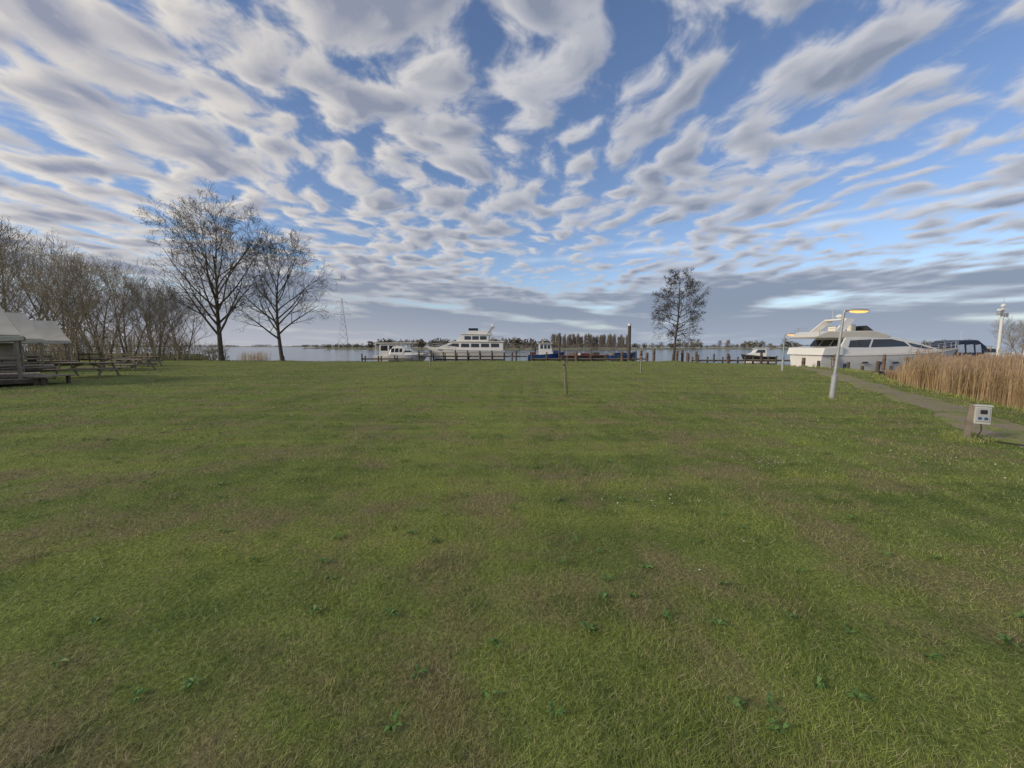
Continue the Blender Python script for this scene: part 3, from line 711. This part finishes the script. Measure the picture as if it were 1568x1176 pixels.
# ------------------------------------------------------------------ picnic tables
def picnic(x,y,rot,L=1.9):
    E=empty('picnic_table',(x,y,float(gz(x,y))),rot)
    mb=MB()
    for i in range(5): mb.box((0,-.32+.16*i,.75),(L,.145,.045),M_wood)
    mb.obj('table_top',E,bevel=.005)
    for s,nm in((-1,'bench_front'),(1,'bench_back')):
        mb=MB()
        for i in range(2): mb.box((0,s*(.66+.15*i),.45),(L,.14,.045),M_wood)
        mb.obj(nm,E,bevel=.005)
    mb=MB()
    for sx in(-1,1):
        for s in(-1,1): mb.beam((sx*L*.37,s*.72,0),(sx*L*.37,s*.28,.73),.045,.1,M_wood)
        mb.beam((sx*(L*.37+.05),-.8,.4),(sx*(L*.37+.05),.8,.4),.045,.1,M_wood); mb.beam((sx*(L*.37+.05),-.36,.7),(sx*(L*.37+.05),.36,.7),.045,.07,M_wood)
        mb.beam((sx*L*.33,0,.42),(sx*.15,0,.71),.045,.08,M_wood)
    mb.obj('legs',E,bevel=.004)
picnic(-22.2,20.8,R(12),2.5); picnic(-25.0,26.3,R(-8),2.2); picnic(-28.6,28.5,R(20),2.0); picnic(-29.5,32,R(0),2)
def tent(x,y,rot,s=1):
    E=empty('safari_tent',(x,y,0),rot); E.scale=(s,s,s)
    mb=MB(); L=7.5;W=2.9
    for i in range(int(L/.18)+12): mb.box((-4+.09+i*.18,0,.28),(.165,W*2+.1,.04),M_wood)
    for a in(-3.8,-1.5,1,3.2,5.4):
        for b_ in(-W,-1,1,W): mb.box((a,b_,.11),(.14,.14,.28),M_wood2)
    mb.beam((-4,-W,.18),(5.7,-W,.18),.06,.16,M_wood2); mb.obj('deck',E)
    mb=MB()
    for sg in(-1,1): 
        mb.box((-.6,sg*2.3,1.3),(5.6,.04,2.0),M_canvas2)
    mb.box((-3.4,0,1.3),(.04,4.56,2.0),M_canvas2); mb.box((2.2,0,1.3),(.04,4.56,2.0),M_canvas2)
    mb.obj('canvas_walls',E)
    mb=MB()
    def sag(x0,x1,n,rx0,rx1):
        rows=[]
        for j in range(7):
            t=j/6; rows.append([])
            for i in range(n+1):
                u=i/n; xa=x0+(x1-x0)*u; xr=rx0+(rx1-rx0)*u
                rows[-1].append(((xr+(xa-xr)*t),t*(W+.1),3.75-t*1.75-0.16*math.sin(math.pi*t)-.05*math.sin(math.pi*((u*3)%1))*t))
        return rows
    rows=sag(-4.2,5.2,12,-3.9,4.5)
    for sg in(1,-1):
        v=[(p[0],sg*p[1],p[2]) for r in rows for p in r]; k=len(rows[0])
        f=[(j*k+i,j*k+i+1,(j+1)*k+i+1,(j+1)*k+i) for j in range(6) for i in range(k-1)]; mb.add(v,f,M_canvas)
        # scalloped valance hanging from the eave
        ev=rows[-1]; vv=[(p[0],sg*(p[1]+.005),p[2]) for p in ev]+[(p[0],sg*(p[1]+.01),p[2]-.16-.03*(i%2)) for i,p in enumerate(ev)]
        mb.add(vv,[(i,i+1,k+i+1,k+i) for i in range(k-1)],M_canvas)
    hv=[];
    for j in range(7):
        t=j/6; p=rows[j][-1]
        for i in range(5):
            u=i/4*2-1; hv.append((p[0],u*p[1],p[2]+0.001))
    mb.add(hv,[(j*5+i,j*5+i+1,j*5+i+6,j*5+i+5) for j in range(6) for i in range(4)],M_canvas)
    mb.obj('canvas_roof',E,smooth=True)
    mb=MB()
    for a in(-3.9,-1,2.2,5.0):
        for sg in(-1,1): mb.tube([(a,sg*W,.28),(a,sg*W,2.02)],[.055,.055],8,M_wood)
    mb.beam((-4,-W,2.0),(5.1,-W,2.0),.07,.09,M_wood); mb.beam((-4,W,2.0),(5.1,W,2.0),.07,.09,M_wood); mb.beam((5.0,-W,2.0),(5.0,W,2.0),.07,.09,M_wood); mb.beam((-3.6,0,3.69),(4.2,0,3.69),.07,.09,M_wood)
    for z in(.6,.85,1.15): 
        mb.beam((2.2,-W,z),(5.0,-W,z),.03,.08,M_wood); mb.beam((5.0,-W,z),(5.0,W*.4,z),.03,.08,M_wood)
    mb.obj('timber_frame',E)
    mb=MB(); mb.box((2.24,0,1.3),(.05,1.6,1.8),M_glass); mb.box((3.7,.3,.7),(.9,.9,.06),M_wood); 
    for a in(3.35,4.05):
        for b_ in(0,.6): mb.box((a,b_,.49),(.05,.05,.4),M_wood)
    mb.box((3.0,-1.2,.6),(.5,.5,.5),M_wood2); mb.obj('porch_furniture',E)
tent(-25.2,14.0,R(50)); tent(-34.5,22.7,R(50)); tent(-42,31,R(50))
mb=MB()
for i in range(8): mb.box((0,-.6+.17*i,.35),(3.0,.155,.045),M_wood)
for a in(-1.3,0,1.3):
    for b_ in(-.5,.5): mb.box((a,b_,.16),(.1,.1,.34),M_wood2)
mb.obj('wooden_platform',loc=(-20.6,16.7,0),rotz=R(5))
mb=MB()
for i in range(7): mb.tube([(i*1.6,0,0),(i*1.6,0,1.05)],[.05,.045],8,M_wood2)
for z in(.45,.9): mb.beam((0,0,z),(9.6,0,z),.04,.09,M_wood2)
mb.obj('rail_fence',loc=(-38,35,0),rotz=R(-20))

# ------------------------------------------------------------------ far shore
def shore(name,x0,x1,y,dep,z=-.2):
    n=60; v=[];f=[]
    for i in range(n+1):
        x=x0+(x1-x0)*i/n; e=min(1,8*min(i/n,1-i/n)); j=random.uniform(-1,1)*dep*.05
        v+=[(x,y+j+dep*.4*(1-e),WZ-.3),(x,y+j+dep*.45*(1-e)+2,z),(x,y+dep,z+.3),(x,y+dep+3,WZ-.5)]
    for i in range(n):
        for k in range(3): a=i*4+k; f.append((a,a+4,a+5,a+1))
    mb=MB(); mb.add(v,f,M_farland); return mb.obj(name)
shore('far_shore',-150,150,300,60); shore('far_shore',150,420,330,60); shore('far_shore',-1500,-250,1100,200,.5); shore('far_shore',-250,1600,1250,200,.5); shore('far_shore',60,120,52,25,-.4); shore('far_shore',-230,-140,420,60)
def trees_mass(name,items,seed=3):
    rs=np.random.RandomState(seed); Vs=[];Mi=[]
    for (x,y,h,wd,bare,nq) in items:
        if bare:
            n=nq; t=rs.rand(n); cx=x+rs.normal(0,wd*.22,n); cz=h*(.15+.85*t); cx=x+(cx-x)*(1.1-t*.6)
            cy=y+rs.normal(0,wd*.22,n); ln=h*.10*(.5+rs.rand(n)); ww=.08+.10*rs.rand(n); lx=rs.normal(0,.35,n)*ln
            q=np.empty((n,4,3)); q[:,0]=np.stack([cx-ww,cy,cz-ln],1);q[:,1]=np.stack([cx+ww,cy,cz-ln],1);q[:,2]=np.stack([cx+ww*.5+lx,cy,cz+ln],1);q[:,3]=np.stack([cx-ww*.5+lx,cy,cz+ln],1)
            Vs.append(q); Mi.append(np.ones(n))
        else:
            n=nq; u=rs.normal(size=(n,3)); u/=np.linalg.norm(u,axis=1)[:,None]; r=rs.rand(n)**.4
            lob=1+.25*np.sin(u[:,0]*5+x)*np.cos(u[:,2]*4+y)
            c=np.stack([x+u[:,0]*r*wd*.5*lob,y+u[:,1]*r*wd*.4,h*.52+u[:,2]*r*h*.48*lob],1)
            s=np.minimum(wd,h*1.2)*.055*(.6+rs.rand(n))[:,None]; a=rs.normal(size=(n,3))*s; b=rs.normal(size=(n,3))*s
            q=np.stack([c-a,c+b,c+a,c-b],1); Vs.append(q); Mi.append((rs.rand(n)<.45).astype(float))
        tq=np.empty((1,4,3)); tq[0]=[(x-.15,y,-.5),(x+.15,y,-.5),(x+.08,y,h*.7),(x-.08,y,h*.7)]; Vs.append(tq); Mi.append(np.ones(1))
    V=np.concatenate(Vs); n=len(V); V=V.reshape(-1,3)
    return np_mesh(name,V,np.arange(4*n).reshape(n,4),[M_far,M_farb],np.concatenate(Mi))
it=[]; rr=random.Random(9)
x=-150
while x<-110: it.append((x,325+rr.uniform(-8,15),rr.uniform(2.5,4.5),rr.uniform(4,7),False,110)); x+=rr.uniform(2,4)
while x<30:
    it.append((x,320+rr.uniform(-8,25),rr.uniform(5.5,8.5),rr.uniform(5,9),rr.random()<.3,130)); x+=rr.uniform(1.6,3.2)
while x<95:
    it.append((x,322+rr.uniform(-4,6),rr.uniform(8.5,11),rr.uniform(3,4.5),True,130)); x+=rr.uniform(1.3,2.0)
while x<150: it.append((x,325+rr.uniform(-4,20),rr.uniform(2.5,5),rr.uniform(4,7),rr.random()<.4,100)); x+=rr.uniform(2.5,5)
while x<420: it.append((x,350+rr.uniform(-4,30),rr.choice([2.5,4,6,7.5])*rr.uniform(.8,1.2),rr.uniform(5,9),rr.random()<.4,110)); x+=rr.uniform(2.5,5)
x=-50
while x<90: it.append((x,304+rr.uniform(0,4),rr.uniform(2,3.6),rr.uniform(5,8),rr.random()<.5,90)); x+=rr.uniform(2.0,3.5)
x=-230
while x<-140: it.append((x,440+rr.uniform(0,14),rr.uniform(2.5,4.0),rr.uniform(6,9),False,90)); x+=rr.uniform(4,7)
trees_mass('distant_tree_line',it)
it=[];x=-1500
while x<1600:
    it.append((x,1190+(160 if x>-250 else 0)+rr.uniform(-20,60),rr.uniform(3,8),rr.uniform(20,40),False,110)); x+=rr.uniform(9,22)
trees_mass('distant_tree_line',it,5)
mb=MB(); H=40
def pw(z): return 3.6*(1-z/H)**1.15+.45
lv=[0,6,11.5,16.5,21,25,28.5,31.5,34.5,37,40]
for a,b_ in zip(lv[:-1],lv[1:]):
    p=pw(a);q=pw(b_)
    for sx,sy in((1,1),(1,-1),(-1,-1),(-1,1)):
        mb.beam((sx*p,sy*p,a),(sx*q,sy*q,b_),.16,.16,M_grey)
    for (s1,s2) in(((1,1),(1,-1)),((1,-1),(-1,-1)),((-1,-1),(-1,1)),((-1,1),(1,1))):
        mb.beam((s1[0]*p,s1[1]*p,a),(s2[0]*q,s2[1]*q,b_),.1,.1,M_grey); mb.beam((s2[0]*p,s2[1]*p,a),(s1[0]*q,s1[1]*q,b_),.1,.1,M_grey)
for z,l_ in((27,6.5),(32,5),(37,3.8)):
    mb.beam((-l_,0,z),(l_,0,z),.2,.2,M_grey); mb.beam((-l_,0,z),(0,0,z+2),.12,.12,M_grey); mb.beam((l_,0,z),(0,0,z+2),.12,.12,M_grey)
    for s in(-1,1): mb.tube([(s*l_,0,z),(s*l_,0,z-1.5)],[.1,.1],5,M_grey)
mb.obj('electricity_pylon',loc=(-137,325,0),rotz=R(25))

# ------------------------------------------------------------------ sky
SUN_AZ=248; SUN_EL=24
_rs=np.random.RandomState(12); PERM=_rs.permutation(256).astype(np.int32); PERM=np.concatenate([PERM,PERM])
_ga=_rs.rand(256)*2*np.pi; GX=np.cos(_ga).astype(np.float32); GY=np.sin(_ga).astype(np.float32); JX=_rs.rand(256).astype(np.float32); JY=_rs.rand(256).astype(np.float32)
def perlin(x,y,seed=0):
    xf=np.floor(x); yf=np.floor(y); fx=(x-xf).astype(np.float32); fy=(y-yf).astype(np.float32)
    xi=(xf.astype(np.int32)+seed*17); yi=(yf.astype(np.int32)+seed*31)
    sx=fx*fx*fx*(fx*(fx*6-15)+10); sy=fy*fy*fy*(fy*(fy*6-15)+10)
    def g(i,j):
        h=PERM[(PERM[(xi+i)&255]+yi+j)&255]; return GX[h]*(fx-i)+GY[h]*(fy-j)
    a=g(0,0);b=g(1,0);c=g(0,1);d=g(1,1)
    return (a+(b-a)*sx)+((c+(d-c)*sx)-(a+(b-a)*sx))*sy
def fbm(x,y,o,seed=0,r=.5):
    s=0;a=1.;t=0
    for i in range(o):
        s=s+a*perlin(x*2**i,y*2**i,seed+i); t+=a; a*=r
    return s/t
def svor(x,y,k=7.):
    xf=np.floor(x);yf=np.floor(y);fx=(x-xf).astype(np.float32);fy=(y-yf).astype(np.float32);xi=xf.astype(np.int32);yi=yf.astype(np.int32); s=0
    for i in(-1,0,1):
        for j in(-1,0,1):
            h=PERM[(PERM[(xi+i)&255]+yi+j)&255]
            d=np.sqrt((i+.15+.7*JX[h]-fx)**2+(j+.15+.7*JY[h]-fy)**2); s=s+np.exp(-k*d)
    return -np.log(s)/k
def sst(a,b,x): t=np.clip((x-a)/(b-a),0,1); return t*t*(3-2*t)
WI,HI=4096,1024
az=((np.arange(WI)+.5)/WI*2-1)*np.pi; el=(np.arange(HI)+.5)/HI*np.pi/2
AZ,EL=np.meshgrid(az.astype(np.float32),el.astype(np.float32))
DX=np.sin(AZ)*np.cos(EL); DY=np.cos(AZ)*np.cos(EL); DZ=np.sin(EL)
zz=DZ+.065; U=DX/zz; Vv=DY/zz
wu=.16*perlin(U*1.3,Vv*1.3,3)+.045*perlin(U*6,Vv*6,4); wv=.16*perlin(U*1.3+40,Vv*1.3,5)+.045*perlin(U*6+40,Vv*6,6)
U1=U+wu*1.2; V1=Vv+wv*1.2
def field(ou,ov,o):
    x=U1+ou; y=V1+ov
    return .55*(.40-svor(x*5.4+.2*y,y*3.9))+.68*fbm(x*4.6,y*3.5,o,9,.60)
n1=field(0,0,6); n2=field(-.05,-.03,2)
nb=fbm(U*.9+3,Vv*.6,2,20)
hor=1-sst(.07,.22,DZ)
nh=.9*fbm(DX*3+5,DZ*24+DX*2.5,4,25,.55)
warm=1-sst(-.8,.3,DX)
azr=DX/np.maximum(DY,.05)
def blob(cx,cz,sx,sz): return np.exp(-((azr-cx)/sx)**2-((DZ-cz)/sz)**2)
bias=.40*nb+.03*warm+.20*(1-sst(.05,.18,DZ))+.055
bias=bias-.15*blob(.45,.24,.5,.06)-.05*blob(.1,.38,.35,.10)
dens=n1*(1-.9*hor)+nh*hor*.8+bias
cov=sst(-.12,.16,dens)
thick=sst(.02,.34,dens)
lit=np.clip(.58+(n1-n2)*2.2,0,1)*(1-hor)+.5*hor
sh=np.clip(.62*thick+.7*(1-lit)+.28*hor,0,1)
def L3(a,b,t): return np.asarray(a,np.float32)[None,None,:]*(1-t[...,None])+np.asarray(b,np.float32)[None,None,:]*t[...,None]
litc=L3((.66,.66,.69),(.90,.83,.73),warm); grey=L3((.25,.29,.38),(.30,.32,.41),warm)
grey=grey*(1-hor[...,None])+L3((.24,.29,.39),(.29,.33,.41),warm)*hor[...,None]
cc=litc*(1-sh[...,None])+grey*sh[...,None]
A_=cov*.95
def over(cc,A,col,a):
    Ao=A+a*(1-A); o=(cc*A[...,None]+np.asarray(col,np.float32)*(a*(1-A))[...,None])/np.maximum(Ao,1e-4)[...,None]; return o,Ao
def trail(z0,sl,w,a0,a1,amp):
    t=(DZ-z0-DX*sl+.004*perlin(DX*9,DZ*3,50))/w
    return amp*np.exp(-t*t)*sst(a0,a0+.12,DX)*(1-sst(a1-.12,a1,DX))*np.clip(.6+1.2*perlin(DX*14,DZ*40,51),0,1)*(DY>0)
for tr in((.205,.04,.006,-.02,.85,.75),(.228,.03,.0035,.2,.9,.5),(.40,-.05,.003,-.2,.0,.4)): cc,A_=over(cc,A_,(.68,.76,.88),trail(*tr))
hz=.88*(1-sst(-.01,.10,DZ)); hzc=L3((.36,.42,.52),(.50,.50,.55),warm)
Ao=hz+A_*(1-hz); cc=(hzc*hz[...,None]+cc*(A_*(1-hz))[...,None])/np.maximum(Ao,1e-4)[...,None]; A_=Ao
px=np.concatenate([cc,A_[...,None]],2).astype(np.float32)
img=bpy.data.images.new('cloud_layer',WI,HI,alpha=True,float_buffer=True); img.colorspace_settings.name='Non-Color'; img.alpha_mode='CHANNEL_PACKED'
img.pixels.foreach_set(px.ravel()); img.update(); img.pack()
wd=bpy.data.worlds.new('World'); scene.world=wd; wd.use_nodes=True; nt=wd.node_tree; n=nt.nodes; l=nt.links
try: wd.cycles.sampling_method='MANUAL'; wd.cycles.sample_map_resolution=512
except Exception as e: print(e)
bg=n['Background']; ST=0.10; bg.inputs['Strength'].default_value=ST
def Mth(op,a,b=None):
    m=n.new('ShaderNodeMath'); m.operation=op
    for i,q in enumerate((a,b)):
        if q is None: continue
        if isinstance(q,(int,float)): m.inputs[i].default_value=q
        else: l.new(q,m.inputs[i])
    return m.outputs[0]
sky=n.new('ShaderNodeTexSky'); sky.sky_type='NISHITA'; sky.sun_disc=False; sky.sun_elevation=R(SUN_EL); sky.sun_rotation=R(SUN_AZ); sky.air_density=1.0; sky.dust_density=0.4; sky.ozone_density=2.0
tc=n.new('ShaderNodeTexCoord'); sp=n.new('ShaderNodeSeparateXYZ'); l.new(tc.outputs['Generated'],sp.inputs[0]); dx,dy,dz=sp.outputs
uu=Mth('ADD',Mth('DIVIDE',Mth('ARCTAN2',dx,dy),2*math.pi),.5)
vv=Mth('DIVIDE',Mth('ARCSINE',Mth('MINIMUM',Mth('MAXIMUM',dz,.0008),.9995)),math.pi/2)
cb=n.new('ShaderNodeCombineXYZ'); l.new(uu,cb.inputs[0]); l.new(vv,cb.inputs[1])
ti=n.new('ShaderNodeTexImage'); ti.image=img; ti.interpolation='Linear'; ti.extension='EXTEND'; l.new(cb.outputs[0],ti.inputs[0])
vm=n.new('ShaderNodeVectorMath'); vm.operation='MULTIPLY'; l.new(sky.outputs[0],vm.inputs[0]); vm.inputs[1].default_value=(1.3,1.3,1.45)
vs=n.new('ShaderNodeVectorMath'); vs.operation='SCALE'; l.new(ti.outputs[0],vs.inputs[0]); vs.inputs['Scale'].default_value=1/ST
mx=n.new('ShaderNodeMix'); mx.data_type='RGBA'; l.new(ti.outputs['Alpha'],mx.inputs[0]); l.new(vm.outputs[0],mx.inputs[6]); l.new(vs.outputs[0],mx.inputs[7])
l.new(mx.outputs[2],bg.inputs['Color'])

# ------------------------------------------------------------------ sun
sd=bpy.data.lights.new('sun','SUN'); sd.energy=2.4; sd.angle=R(12); sd.color=(1,.87,.68)
so=bpy.data.objects.new('sun',sd); COL.objects.link(so)
dirv=Vector((math.sin(R(SUN_AZ))*math.cos(R(SUN_EL)),math.cos(R(SUN_AZ))*math.cos(R(SUN_EL)),math.sin(R(SUN_EL))))
so.rotation_euler=dirv.to_track_quat('Z','Y').to_euler(); so.location=(-30,-20,40)

# ------------------------------------------------------------------ camera
cd=bpy.data.cameras.new('camera'); cd.lens=14; cd.sensor_width=36; cd.clip_start=.05; cd.clip_end=12000
co=bpy.data.objects.new('camera',cd); COL.objects.link(co); co.location=(0,0,1.6); co.rotation_euler=(R(90-5.43),0,0)
scene.camera=co
scene.view_settings.view_transform='Standard'; scene.view_settings.look='None'; scene.view_settings.exposure=0; scene.view_settings.gamma=1
